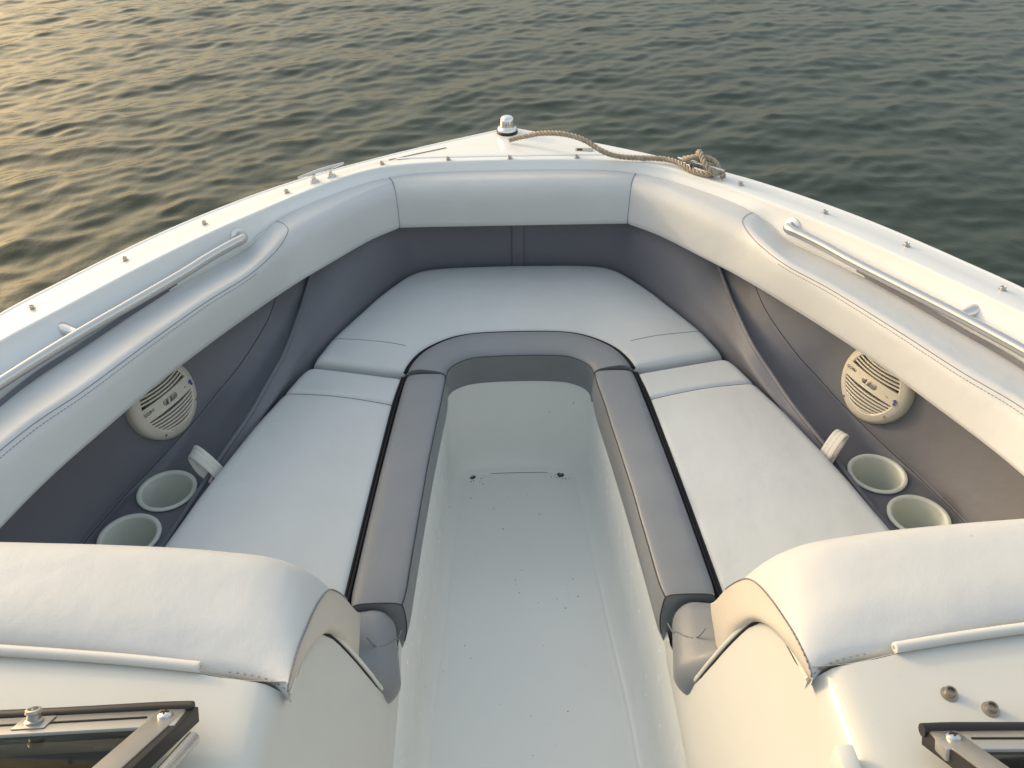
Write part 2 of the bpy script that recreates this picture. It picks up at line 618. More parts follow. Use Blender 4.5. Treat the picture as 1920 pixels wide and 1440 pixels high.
# bow pad
s0 = secs[0]
bow_secs = []
for x in (-.284, -.26, -.2, -.1, 0, .1, .2, .26, .284):
    t = abs(x) / .284
    sec = s0.copy()
    base = np.array([[0, 1.979, .752], [0, 1.972, .764], [0, 1.957, .765], [0, 1.938, .764], [0, 1.925, .7605], [0, 1.909, .749], [0, 1.899, .730],
                     [0, 1.895, .704], [0, 1.894, .676], [0, 1.895, .661], [0, 1.904, .653], [0, 1.955, .659]])
    w = t ** 5
    q = base.copy()
    q[:, 0] = x
    tgt = s0.copy(); tgt[:, 0] *= math.copysign(1, x) if x else 1
    bow_secs.append(q * (1 - w) + tgt * w)
BP = catm(np.array(bow_secs), 8)
BP = np.swapaxes(catm(np.swapaxes(BP, 0, 1), 4), 0, 1)
for e_ in (0, -1):
    BP[e_] = BP[e_] + (BP[e_].mean(0) - BP[e_]) * .02
bow_pad = grid('coaming_pad', BP, M_PAD, boat, sharp=0)
bow_pad['label'] = 'short cream coaming pad across the bow'
for s, pad in ((1, side_pads[0]), (-1, side_pads[1])):
    line = PS[0][4:44] * np.array([s, 1, 1])
    tube('seam', line + (line - ctr * np.array([s, 1, 1])) * .009, .0008, M_SEAMG, pad, 5)
    uvp = catm(np.array([(3.12, 5.0), (2.97, 8.5), (2.93, 12.5), (3.05, 16.0), (3.32, 18.2), (3.75, 19.2), (4.4, 19.6), (5.0, 19.3), (6.0, 19.0), (7.5, 19.0), (9.5, 19.0), (11.8, 19.0)]), 40)
    for dv, knd in ((0.0, 0), (2.2, 1)):
        q = []
        for u_, v_ in uvp:
            u_ = u_ * 14
            v_ = min(v_ + dv * min(1, max(0, (v_ - 12) / 4)), 44)
            i_, j_ = int(u_), int(v_)
            fu, fv = u_ - i_, v_ - j_
            q.append(PSj[i_, j_] * (1 - fu) * (1 - fv) + PSj[i_ + 1, j_] * fu * (1 - fv) + PSj[i_, j_ + 1] * (1 - fu) * fv + PSj[i_ + 1, j_ + 1] * fu * fv)
        q = resample(np.array(q), 420) * np.array([s, 1, 1])
        if knd == 0:
            tube('seam', q, .0009, M_SEAMG, pad, 5)
        else:
            V, F = stitches(q[70:] + np.array([-s * .0004, 0, .0003]), .0042, .0026, .0007)
            build('stitching', V, F, M_SEAMG, pad, sharp=0)
    # welt along the outer edge of the pad
    wl_ = np.stack([PSj[:, 3]], 1)[:, 0] * np.array([s, 1, 1]) + np.array([0, 0, .0015])
    tube('welt', resample(wl_, 200), .0028, M_WELT, pad, 6)
wlb = BP[:, 3] + np.array([0, .001, .0012])
tube('welt', resample(wlb, 60), .0026, M_WELT, bow_pad, 6)

# --- forward panel (grey vinyl round the bow) and its edge welt
FT = [((0, 1.966, .50), (0, 1.969, .70)), ((.10, 1.964, .50), (.11, 1.968, .70)), ((.20, 1.955, .50), (.215, 1.962, .70)), ((.25, 1.938, .50), (.275, 1.945, .70)),
      ((.298, 1.887, .50), (.335, 1.905, .70)), ((.330, 1.833, .50), (.385, 1.858, .695)), ((.360, 1.780, .50), (.425, 1.812, .675)), ((.388, 1.725, .50), (.458, 1.770, .645)), ((.413, 1.673, .50), (.476, 1.735, .614)),
      ((.440, 1.615, .50), (.485, 1.686, .590)), ((.470, 1.540, .50), (.491, 1.617, .575)), ((.500, 1.46, .498), (.505, 1.514, .553)), ((.528, 1.385, .492), (.530, 1.434, .53)),
      ((.553, 1.31, .48), (.553, 1.356, .512)), ((.588, 1.222, .465), (.592, 1.250, .49)), ((.612, 1.14, .45), (.620, 1.159, .475)), ((.645, 1.0, .44), (.653, 1.028, .465))]
FTs = []
for k, (f_, t_) in enumerate(FT):
    f_, t_ = np.array(f_), np.array(t_)
    lowr = f_ + np.array([0, 0, -.06])
    q = []
    wv = .012 if 4 <= k <= 12 else .002
    nin = np.array([-f_[0], -.15, 0]); nin /= np.linalg.norm(nin) + 1e-9
    for t in (0, .25, .5, .75, 1):
        q.append(lerp(f_, t_, t) + nin * wv * math.sin(math.pi * t) * (1 if t < .6 else .7))
    FTs.append([lowr] + q)
FP = catm(np.array(FTs), 12)
FPf = np.concatenate([mir(FP)[::-1][:-1], FP])
fpanel = grid('bow_panel', np.swapaxes(catm(np.swapaxes(FPf, 0, 1), 3), 0, 1), M_PANEL, boat, sharp=0)
wpath = catm(np.array([t_ for f_, t_ in FT[6:]]), 14)
for s in (1, -1):
    P_ = wpath * np.array([s, 1, 1])
    tube('welt', resample(P_, 120), .0045, M_PANEL, fpanel, 8)
    inner = P_ + np.array([-s * .012, -.004, -.003])
    V, F = stitches(resample(P_ + np.array([0, 0, .0045]), 150), .004, .0035, .0006)
    build('stitching', V, F, M_SEAMP, fpanel, sharp=0)
# centre joint cover with two screws
V, F = box_geo((-.003, 1.9595, .46), (.027, 1.967, .70), .0025)
strip = build('joint_cover', V, F, M_PANEL, boat)
for z in (.625, .535):
    V, F = lathe_geo([(.004, 0), (.004, .0015), (.0025, .0028), (0.0002, .003)], 12)
    build('screw', place(V, (.012, 1.9595, z), axes((0, -1, 0))), F, M_PANEL, strip)

# --- recessed side panel with shelf
EDGE = [(.478, 1.80, .655), (.478, 1.742, .62), (.484, 1.690, .59), (.491, 1.617, .575), (.505, 1.514, .553), (.530, 1.434, .53), (.553, 1.356, .512), (.592, 1.250, .487), (.618, 1.159, .47), (.648, 1.028, .462), (.668, .90, .46), (.68, .75, .46), (.685, .60, .46)]
QQ = [(.515, 1.745, .66), (.525, 1.695, .635), (.536, 1.646, .615), (.552, 1.581, .585), (.593, 1.492, .545), (.633, 1.435, .515), (.672, 1.365, .49), (.727, 1.271, .463), (.769, 1.188, .450), (.804, 1.060, .450), (.83, .92, .45), (.85, .77, .45), (.86, .62, .45)]
TOP = [(.55, 1.78, .74), (.575, 1.735, .74), (.595, 1.685, .74), (.625, 1.62, .74), (.685, 1.525, .74), (.715, 1.46, .74), (.752, 1.385, .74), (.800, 1.285, .74), (.845, 1.197, .74), (.885, 1.065, .74), (.915, .92, .74), (.935, .77, .74), (.945, .62, .74)]
sp = []
for e_, q_, t_ in zip(EDGE, QQ, TOP):
    e_, q_, t_ = map(np.array, (e_, q_, t_))
    dip = .012 if e_[2] > .5 else .010
    a0 = e_ + np.array([.001, 0, -.004])
    a1 = lerp(e_, q_, .07) + np.array([0, 0, -.008])
    a2 = lerp(e_, q_, .22) + np.array([0, 0, -dip])
    a3 = lerp(e_, q_, .55); a3[2] = min(a3[2] - dip * 1.2, 9)
    if e_[1] < 1.3:
        for a_ in (a2, a3):
            a_[2] = .4485
        a1[2] = max(.451, a1[2] - .004)
    a4 = lerp(e_, q_, .88); a4[2] = a4[2] - dip * .4 if e_[1] > 1.3 else .449
    ql = q_ + np.array([0, 0, .001])
    b1 = lerp(q_, t_, .06)
    b2 = lerp(q_, t_, .30) + np.array([.006, 0, 0])
    b3 = lerp(q_, t_, .65) + np.array([.006, 0, 0])
    sp.append([a0, a1, a2, a3, a4, ql, b1, b2, b3, t_])
SPn = catm(np.array(sp), 44)
SPn = np.swapaxes(catm(np.swapaxes(SPn, 0, 1), 9), 0, 1)
CUPS = [(.689, 1.206, .450), (.7225, 1.089, .450)]
def panel_with_holes(G, sgn):
    n_, m_ = G.shape[:2]
    V = G.reshape(-1, 3) * np.array([sgn, 1, 1])
    F = []
    for f_ in grid_faces(n_, m_):
        c = V[list(f_)].mean(0)
        if c[2] < .50 and any((c[0] - sgn * q[0]) ** 2 + (c[1] - q[1]) ** 2 < .0500 ** 2 for q in CUPS):
            continue
        F.append(f_)
    return build('side_panel', V, F, M_PANEL, boat, sharp=0)
for s in (1, -1):
    pn = panel_with_holes(SPn, s)
    bv = bvh_of(pn)
    ln = SPn[:, 45] * np.array([s, 1, 1])
    tube('seam', resample(ln[20:], 200) + np.array([-s * .0003, 0, .0003]), .0007, M_BLACK, pn, 5)
    ln2 = catm(np.array(EDGE[7:]), 20) * np.array([s, 1, 1])
    ln2[:, 0] += s * .010
    V, F = stitches(snap_down(bv, resample(ln2, 160), .0004), .004, .0035, .0006)
    build('stitching', V, F, M_SEAMP, pn, sharp=0)
    # cup holders
    for (cx_, cy_, cz_) in CUPS:
        prof = [(.0520, -.002), (.0555, .0005), (.0562, .0028), (.0550, .0048), (.0520, .0056), (.0490, .0052), (.0470, .0035), (.0462, 0), (.0455, -.02), (.0445, -.05), (.0435, -.082), (.042, -.088), (.038, -.090)]
        V, F = lathe_geo(prof, 56, False, True)
        build('cup_holder', place(V, (s * cx_, cy_, cz_)), F, M_CUP, boat)

# --- speakers
def text_mesh(txt, size):
    cu = bpy.data.curves.new('lettering', 'FONT')
    cu.body = txt
    cu.size = size
    cu.align_x = 'CENTER'
    cu.align_y = 'CENTER'
    cu.extrude = 0.0003
    ob = bpy.data.objects.new('lettering', cu)
    COL.objects.link(ob)
    bpy.context.view_layer.update()
    me_ = bpy.data.meshes.new_from_object(ob)
    V = np.array([v_.co for v_ in me_.vertices])
    F = [tuple(p.vertices) for p in me_.polygons]
    bpy.data.objects.remove(ob)
    bpy.data.meshes.remove(me_)
    return V, F

def speaker(s):
    nrm = np.array([-.86 * s, -.40, .30]); nrm /= np.linalg.norm(nrm)
    # local x runs along the wall (forward on port, aft on starboard, left to right as read)
    ax = axes(nrm, np.array([.42, -1.0, .0]) if s > 0 else np.array([.42, 1.0, .0]))
    ctr_ = np.array([.709 * s, 1.349, .565]) - nrm * .006
    Rr = .082
    bez = [(Rr - .004, -.03), (Rr, -.012), (Rr, .003), (Rr - .002, .008), (Rr - .008, .0130), (Rr - .018, .0165), (Rr - .0205, .0155), (Rr - .0215, .008)]
    V, F = lathe_geo(bez, 64, False, False)
    sp_ = build('speaker', place(V, ctr_, ax), F, M_SPK, boat)
    V, F = lathe_geo([(Rr - .019, .004), (.05, -.004), (.0005, -.008)], 48, False, True)
    build('cone', place(V, ctr_, ax), F, M_DARK, sp_)
    ri = Rr - .0205
    def bar(y0, y1, z0, z1, bow=.0):
        """a slat across the opening between local heights y0..y1, gently bowed"""
        ym = (y0 + y1) / 2
        hw = math.sqrt(max(0.0001, ri * ri - ym * ym)) + .001
        nn = 15
        rowsv = []
        for i_ in range(nn):
            t = -1 + 2 * i_ / (nn - 1)
            zb = .008 * (1 - t * t)
            yb = -bow * (1 - t * t)
            rowsv.append([(t * hw, y0 + yb, z0 + zb), (t * hw, y0 + yb, z1 + zb), (t * hw, y1 + yb, z1 + zb), (t * hw, y1 + yb, z0 + zb)])
        G_ = np.array(rowsv)
        F_ = grid_faces(nn, 4, True) + [(0, 1, 2, 3), tuple((nn - 1) * 4 + k for k in (3, 2, 1, 0))]
        return G_.reshape(-1, 3), F_
    V, F = bar(-.014, .014, .010, .0165, .0)
    cb = build('centre_bar', place(V, ctr_, ax), F, M_SPK, sp_)
    for k in range(6):
        for sg in (1, -1):
            y0 = sg * ((.0215 if sg > 0 else .0190) + k * .0068)
            if abs(y0) + .003 > ri:
                continue
            V, F = bar(y0 - .0017, y0 + .0017, .0105, .0150, .003)
            build('grille_slat', place(V, ctr_, ax), F, M_SPK, sp_, sharp=30)
    # emblem in the middle
    th = np.linspace(0, 2 * np.pi, 28, endpoint=False)
    pill = [(math.copysign(.0125, math.cos(a)) + .0062 * math.cos(a), .0062 * math.sin(a)) for a in th]
    V, F = prism_geo(pill, .0235, .0252, .0005)
    em = build('emblem', place(V, ctr_, ax), F, M_SILV, sp_)
    for dx, ww, mt in ((-.011, .0028, M_INK), (-.005, .0022, M_WELT), (.001, .0018, M_INK)):
        V, F = box_geo((dx, -.005, .0250), (dx + ww, .005, .0256))
        V[:, 0] += V[:, 1] * .35
        build('print', place(V, ctr_, ax), F, mt, em)
    # print on the bar and the rim, screws
    V, F = text_mesh('SONY', .0100)
    V = V * np.array([1.2, .85, 1])
    build('lettering', place(V + np.array([-.0495, .003, .0212]), ctr_, ax), F, M_INK, sp_, recalc=False, sharp=0)
    for k_, w_ in enumerate((.0016, .0010, .0022, .0014)):
        V, F = box_geo((.036 + k_ * .0032, -.0035, .0205), (.036 + k_ * .0032 + w_, -.0018, .0212))
        build('print', place(V, ctr_, ax), F, M_SILV, sp_)
    ar = np.array([(-.006, .001), (.0, .007), (.006, .001), (.0025, .0015), (.004, -.006), (-.001, -.006), (-.002, .001)])
    V, F = prism_geo(ar, .0180, .0184)
    build('print', place(V + np.array([.063, -.004, 0]), ctr_, ax), F, M_BLUE, sp_)
    for a in (-.62, -2.2, .95, 2.5):
        V, F = lathe_geo([(.0027, 0), (.0027, .0006), (.0005, .0009)], 12)
        build('screw', place(V + np.array([.0715 * math.cos(a), .0715 * math.sin(a), .0140]), ctr_, ax), F, M_BRASS, sp_)
    return sp_
speaker(1)
speaker(-1)

# --- handrails
railc = [(.603, 1.668, .757), (.586, 1.656, .760), (.582, 1.638, .763), (.600, 1.612, .763), (.634, 1.563, .761), (.671, 1.502, .758), (.739, 1.391, .757), (.796, 1.295, .757), (.851, 1.193, .757), (.888, 1.110, .757), (.918, .99, .757), (.938, .84, .757), (.946, .72, .757), (.952, .665, .757), (.972, .645, .757), (.995, .640, .755)]
for s in (1, -1):
    P_ = curve(np.array(railc) * np.array([s, 1, 1]), 160)
    rail = tube('handrail', P_, .0103, M_RAIL, boat, 18)
    for (bx, by), d in (((.597, 1.663), (-.78, -.55)), ((.985, .642), (-1, 0))):
        V, F = lathe_geo([(.0195, -.006), (.0195, .002), (.018, .0045), (.013, .0055), (.0115, .006)], 28)
        build('rail_foot', place(V, (s * bx, by, .757), axes((s * d[0] * 1.0, d[1], .35))), F, M_STEEL, rail)
    p0, p1 = np.array((s * .836, 1.315, .756)), np.array((s * .797, 1.296, .757))
    pp = np.array([lerp(p0, p1, t) for t in (0, .3, .6, .85, 1)])
    tube('stanchion', pp, np.array([.0140, .0125, .0100, .0085, .0085]), M_STEEL, rail, 18)

# --- snap studs along the gunwale
studs = [(-.007, 1.9925), (.157, 1.9900), (-.157, 1.9900)]
for x, y in ((.316, 1.972), (.518, 1.822), (.665, 1.672), (.782, 1.520), (.89, 1.342), (.972, 1.14), (1.01, .93)):
    studs += [(x, y), (-x, y)]
V0, F0 = lathe_geo([(.0075, 0), (.0078, .0012), (.0062, .0022), (.0046, .0028), (.0044, .0052), (.0055, .0062), (.0052, .0078), (.0034, .0084), (.0026, .0070), (.0004, .0068)], 18)
stud_mesh = None
for x, y in studs:
    z = snap_down(deck_bvh, [(x, y, .785)])[0][2]
    if stud_mesh is None:
        o = build('snap_stud', V0, F0, M_BRUSH, boat)
        stud_mesh = o.data
    else:
        o = bpy.data.objects.new('snap_stud', stud_mesh)
        COL.objects.link(o)
        o.parent = boat
    o.location = (x, y, z - .0003)

# --- cleats
def cleat(s):
    c = np.array([.447 * s, 1.893]); ang = math.atan2(.074, -.083 * s)
    ux = np.array([math.cos(ang), math.sin(ang), 0])
    if s > 0:
        c = np.array([.438, 1.888])
    zd = snap_down(deck_bvh, [(c[0], c[1], .785)])[0][2]
    base = np.array([c[0], c[1], zd])
    A_ = axes((0, 0, 1), ux)
    t = np.linspace(-1, 1, 25)
    P_ = np.array([(x_ * .062, 0, .0200 + .0030 * (1 - abs(x_) ** 2) + .003 * abs(x_) ** 3) for x_ in t])
    r_ = .0026 + .0024 * (1 - np.abs(t) ** 1.8)
    r_[0] = r_[-1] = .0022
    hn = tube('cleat', place(P_, base, A_), r_, M_STEEL, boat, 12)
    for dx in (-.023, .023):
        prof = [(.0130, -.001), (.0132, .0025), (.0118, .0040), (.0075, .0050), (.0056, .0090), (.0056, .0160), (.0070, .0205)]
        V, F = lathe_geo(prof, 24)
        V[:, 0] *= 1.0
        V[:, 1] *= .82
        build('cleat_foot', place(V + np.array([dx, 0, 0]), base, A_), F, M_STEEL, hn)
        V, F = lathe_geo([(.003, .0035), (.003, .0052), (.0003, .0056)], 10)
        build('screw', place(V + np.array([dx * 1.38, 0, 0]), base, A_), F, M_BRUSH, hn)
    return base, A_
cleat(-1)
cl_base, cl_A = cleat(1)

# --- bow light
lb = snap_down(deck_bvh, [(-.008, 2.188, .785)])[0]
V, F = lathe_geo([(.0275, -.002), (.0275, .006), (.0255, .0085), (.020, .009)], 40)
V[:, 1] *= 1.15
blight = build('bow_light', place(V, lb), F, M_RUB, boat)
V, F = lathe_geo([(.0258, .0085), (.0258, .0115), (.0245, .0140), (.0200, .0165), (.0188, .0200), (.0180, .0330), (.0165, .0390), (.0125, .0425), (.006, .0437), (.0004, .044)], 40)
V[:, 1] *= 1.12
build('housing', place(V, lb), F, M_CHROME, blight)
for s, mc in ((1, (0.02, .30, .12)), (-1, (.45, .02, .02))):
    a = np.linspace(math.radians(14 if s > 0 else 96), math.radians(84 if s > 0 else 166), 12)
    G_ = np.array([[(.0196 * math.cos(q), .0196 * 1.12 * math.sin(q), z) for z in (.019, .022, .031, .034)] for q in a])
    mm = plain('lens_green' if s > 0 else 'lens_red', mc, .12, coat=.5)
    grid('lens', place(G_.reshape(-1, 3), lb).reshape(G_.shape), mm, blight)

# --- anchor locker lid and latch on the foredeck
lid = [(-.285, 2.006), (-.20, 2.052), (-.118, 2.097), (.118, 2.097), (.20, 2.052), (.275, 2.008)]
zl = snap_down(deck_bvh, [(0, 2.05, .785)])[0][2]
gap = [(x * 1.012, 2.05 + (y - 2.05) * 1.05) for x, y in lid]
pts = []
lidc = resample(np.array(lid + [lid[0]], float), 160)
top3 = snap_down(deck_bvh, [(x, y, .785) for x, y in lidc], .0016)
ctrl = snap_down(deck_bvh, [(0, 2.05, .785)], .0022)[0]
ringz = [snap_down(deck_bvh, [(x, y, .785) for x, y in lidc], -.004), snap_down(deck_bvh, [(x, y, .785) for x, y in lidc], .0008)]
def inset(P_, d):
    T_ = np.gradient(P_[:, :2], axis=0); T_ /= np.linalg.norm(T_, axis=1)[:, None] + 1e-9
    N_ = np.stack([T_[:, 1], -T_[:, 0]], 1)
    Q = P_.copy(); Q[:, :2] += N_ * d
    return Q
sgn = 1 if np.linalg.norm(inset(lidc, .01)[40] - np.array([0, 2.05])) < np.linalg.norm(lidc[40] - np.array([0, 2.05])) else -1
rg = ringz + [inset(top3, sgn * .0018), inset(top3 + np.array([0, 0, .0006]), sgn * .005)]
inner_ = rg[-1]
for t in (.4, .8):
    rg.append(lerp(inner_, np.array([0, 2.045, ctrl[2]]), t))
    rg[-1][:, 2] = snap_down(deck_bvh, rg[-1], .0022)[:, 2]
G_ = np.stack(rg)
V = G_.reshape(-1, 3)
F = grid_faces(len(rg), len(lidc)) + [tuple((len(rg) - 1) * len(lidc) + k for k in range(len(lidc) - 1))]
lid_o = build('locker_lid', V, F, M_GEL, boat, sharp=50)
lid_bvh = bvh_of(lid_o)
line = np.array([(-.302, 2.003), (-.24, 2.043), (-.165, 2.083)])
tube('hinge_gap', snap_down(deck_bvh, np.c_[resample(line, 20), np.zeros(20)], .0003), .0016, M_SEAMG, lid_o, 6)
la = snap_down(lid_bvh, [(.180, 2.042, .79)], .0002)[0]
V, F = box_geo((-.022, -.010, 0), (.022, .010, .0022), .0008)
A_ = axes((0, 0, 1), (1, -.12, 0))
lt = build('latch', place(V, la, A_), F, M_BRUSH, boat)
V, F = box_geo((-.018, -.008, .0021), (-.004, .004, .0028), .0002)
build('finger_recess', place(V, la, A_), F, M_DARK, lt)

# --- floor well
outl = [(.232, -.80), (.228, 0), (.222, .50), (.216, .86), (.204, 1.05), (.190, 1.25), (.176, 1.45), (.168, 1.545), (.150, 1.580), (.120, 1.601), (.06, 1.610), (0, 1.611)]
oc = resample(catm(np.array(outl), 16), 240)
T_ = np.gradient(oc, axis=0); T_ /= np.linalg.norm(T_, axis=1)[:, None]
Nn = np.stack([-T_[:, 1], T_[:, 0]], 1)        # towards the middle (left of travel)
Nn[-1] = (0, -1)
if np.dot(Nn[10], (-1, 0)) < 0:
    Nn = -Nn
rowsw = []
for z, ins in ((.43, -.004), (.40, 0), (.30, .0), (.20, .0005), (.180, .002), (.163, .006), (.150, .012), (.141, .020), (.1372, .028)):
    q = oc + Nn * ins
    rowsw.append(np.c_[q, np.full(len(q), z)])
q = oc + Nn * .031
rowsw.append(np.c_[q, np.full(len(q), .1365)])
q = oc + Nn * .034
rowsw.append(np.c_[q, np.full(len(q), .1318)])
q = oc + Nn * .040
rowsw.append(np.c_[q, np.full(len(q), .1314)])
Wl = np.stack(rowsw, 1)
Wl[:, :, 0] = np.maximum(Wl[:, :, 0], 0)
Wl[-1, :, 0] = 0
Wf = np.concatenate([Wl, mir(Wl)[::-1][1:]])
V = Wf.reshape(-1, 3); F = grid_faces(*Wf.shape[:2])
m_ = Wf.shape[1]
hN = len(Wl)
# floor strips between the two halves
L_ = [i * m_ + m_ - 1 for i in range(len(Wf))]
for i in range(hN - 2):
    F.append((L_[i], L_[i + 1], L_[len(Wf) - 2 - i], L_[len(Wf) - 1 - i]))
build('floor_liner', V, F, M_FLOOR, boat, sharp=60)
for x, y in ((-.116, 1.566), (.105, 1.566)):
    V, F = lathe_geo([(.0085, 0), (.0085, .0012), (.0060, .0022), (.0042, .0008), (.0004, .0006)], 18)
    dr = build('drain', place(V, (x, y, .1316)), F, M_DIRT, boat)
    V, F = lathe_geo([(.0040, .0006), (.0036, .0030), (.0004, .0034)], 6)
    build('screw', place(V, (x, y, .1316)), F, M_BRASS, dr)

parts = []
for k in range(90):
    if k < 55:
        x_, y_ = (random.choice((-.116, .105)) + random.gauss(0, .022), 1.560 + random.gauss(0, .008))
    else:
        x_, y_ = random.uniform(-.14, .14), random.uniform(.75, 1.55)
    if abs(x_) > .13 or y_ > 1.572:
        continue
    r_ = random.uniform(.0005, .0016)
    Vp, Fp = lathe_geo([(r_, -.0002), (r_ * .8, r_ * .35), (r_ * .05, r_ * .5)], 6)
    parts.append((place(Vp * np.array([1, random.uniform(.5, 1.4), 1]), (x_, y_, .1315)), Fp))
V, F = merge(parts)
gr = build('grit', V, F, M_DIRT, boat, sharp=0)
gr['kind'] = 'stuff'
tube('grime_line', np.array([(-.108, 1.5745, .1322), (-.05, 1.5765, .1322), (0, 1.577, .1322), (.05, 1.5765, .1322), (.098, 1.5745, .1322)]), .0007, M_DIRT, boat, 5)

# ------------------------------------------------------------------ seat cushions (lift-out things)
def span(n_edge, width, edge=(0, .0015, .004, .008, .013, .019, .026, .034)):
    e = [d for d in edge if d < width * .45]
    mid = np.linspace(e[-1], width - e[-1], n_edge)[1:-1]
    return np.r_[e, mid, [width - d for d in e[::-1]]] / width

def dome(d, r):
    d = np.minimum(d, r)
    return np.sqrt(np.maximum(r * r - (r - d) ** 2, 0)) - r

def cushion(inner, outer, ztop, seams=(), r_in=.010, r_out=.030, r_end=(.020, .020), drop=.10, crown=.008, sub=26):
    """grid between two matching border curves; rounded on all four borders, with sewn grooves at given lengths"""
    inner = np.asarray(inner, float); outer = np.asarray(outer, float)
    mid = (inner + outer) / 2
    dl = np.r_[0, np.cumsum(np.linalg.norm(np.diff(mid, axis=0), axis=1))]
    Ltot = dl[-1]
    st = list(np.linspace(.034, Ltot - .034, int(Ltot / .012)))
    ed = [0, .0015, .004, .008, .013, .019, .026]
    st += ed + [Ltot - e for e in ed]
    for sm in seams:
        st += [sm + d for d in (-.012, -.008, -.005, -.003, -.0015, 0, .0015, .003, .005, .008, .012)]
    st = np.unique(np.round(np.clip(st, 0, Ltot), 5))
    I = np.stack([np.interp(st, dl, inner[:, k]) for k in range(2)], 1)
    O = np.stack([np.interp(st, dl, outer[:, k]) for k in range(2)], 1)
    W = np.linalg.norm(O - I, axis=1)
    tt = span(sub, float(np.median(W)))
    G_ = []
    for i, s_ in enumerate(st):
        P_ = I[i] + (O[i] - I[i]) * tt[:, None]
        dw = tt * W[i]
        z = dome(dw, r_in) + dome((1 - tt) * W[i], r_out)
        ez = dome(np.array([s_]), r_end[0])[0] * .9 + dome(np.array([Ltot - s_]), r_end[1])[0] * .9
        z = np.maximum(z + ez, -.035)
        z = z + crown * np.sin(np.pi * tt) * np.clip(s_ / .12, 0, 1) * np.clip((Ltot - s_) / .12, 0, 1)
        for sm in seams:
            d_ = abs(s_ - sm)
            z = z - .0045 * math.exp(-(d_ / .006) ** 2) - .0016 * math.exp(-(d_ / .0018) ** 2)
        rw = np.c_[P_, ztop + z]
        rw = np.concatenate([[np.r_[P_[0], ztop - drop]], rw, [np.r_[P_[-1], ztop - drop]]])
        G_.append(rw)
    G_ = np.array(G_)
    f_, l_ = G_[0].copy(), G_[-1].copy()
    f_[:, 2] = ztop - drop; l_[:, 2] = ztop - drop
    return np.concatenate([[f_], G_, [l_]]), st

Fx = [(.464, 1.532), (.480, 1.505), (.490, 1.478), (.503, 1.440), (.520, 1.395), (.539, 1.345), (.558, 1.285), (.577, 1.223), (.601, 1.140), (.618, 1.070), (.636, .997), (.655, .90), (.668, .80), (.672, .74)]
Ix = [(.2505, 1.480), (.262, 1.395), (.272, 1.27), (.283, 1.12), (.291, 1.0), (.2985, .885), (.303, .80), (.305, .74)]
side_in = curve([(x, y, 0) for x, y in Ix], 120)[:, :2]
side_out = curve([(x, y, 0) for x, y in Fx], 120)[:, :2]
def cush_thing(loc, label):
    return empty('seat_cushion', loc, label, 'cushion', 'lift-out vinyl cushions on the bow seat')

def bolster_sections(yo, xo, xi, yi=None, bottom=None):
    pass

def strap(parent, s):
    # flat webbing loop pulled up between cushion and panel
    if s > 0:
        path = [(.570, 1.212, .470), (.580, 1.214, .500), (.592, 1.222, .522), (.606, 1.234, .531), (.617, 1.242, .528), (.612, 1.238, .515), (.598, 1.226, .498), (.586, 1.216, .478)]
        wdir = np.array([.012, -.022, .004])
    else:
        path = [(-.574, 1.212, .470), (-.586, 1.208, .502), (-.603, 1.214, .522), (-.622, 1.226, .530), (-.634, 1.236, .522), (-.632, 1.234, .508), (-.618, 1.222, .494), (-.596, 1.212, .478)]
        wdir = np.array([-.008, -.022, -.010])
    wdir = wdir / np.linalg.norm(wdir)
    P_ = curve(path, 40)
    T_, _, _ = frames(P_)
    parts = []
    w = .0135
    for k, (o_, th) in enumerate(((0, .0010),)):
        G_ = []
        for p, t in zip(P_, T_):
            nn_ = np.cross(t, wdir); nn_ /= np.linalg.norm(nn_)
            ring = []
            us = np.linspace(-1, 1, 13)
            rib = [.0012 + .0009 * abs(math.sin(3 * math.pi * (u + 1) / 2)) for u in us]
            for u, h in zip(us, rib):
                ring.append(p + wdir * w * u + nn_ * h)
            for u, h in zip(us[::-1], rib[::-1]):
                ring.append(p + wdir * w * u - nn_ * h)
            G_.append(ring)
        parts.append(np.array(G_))
    return grid('pull_strap', parts[0], M_STRAP, parent, closed=True)

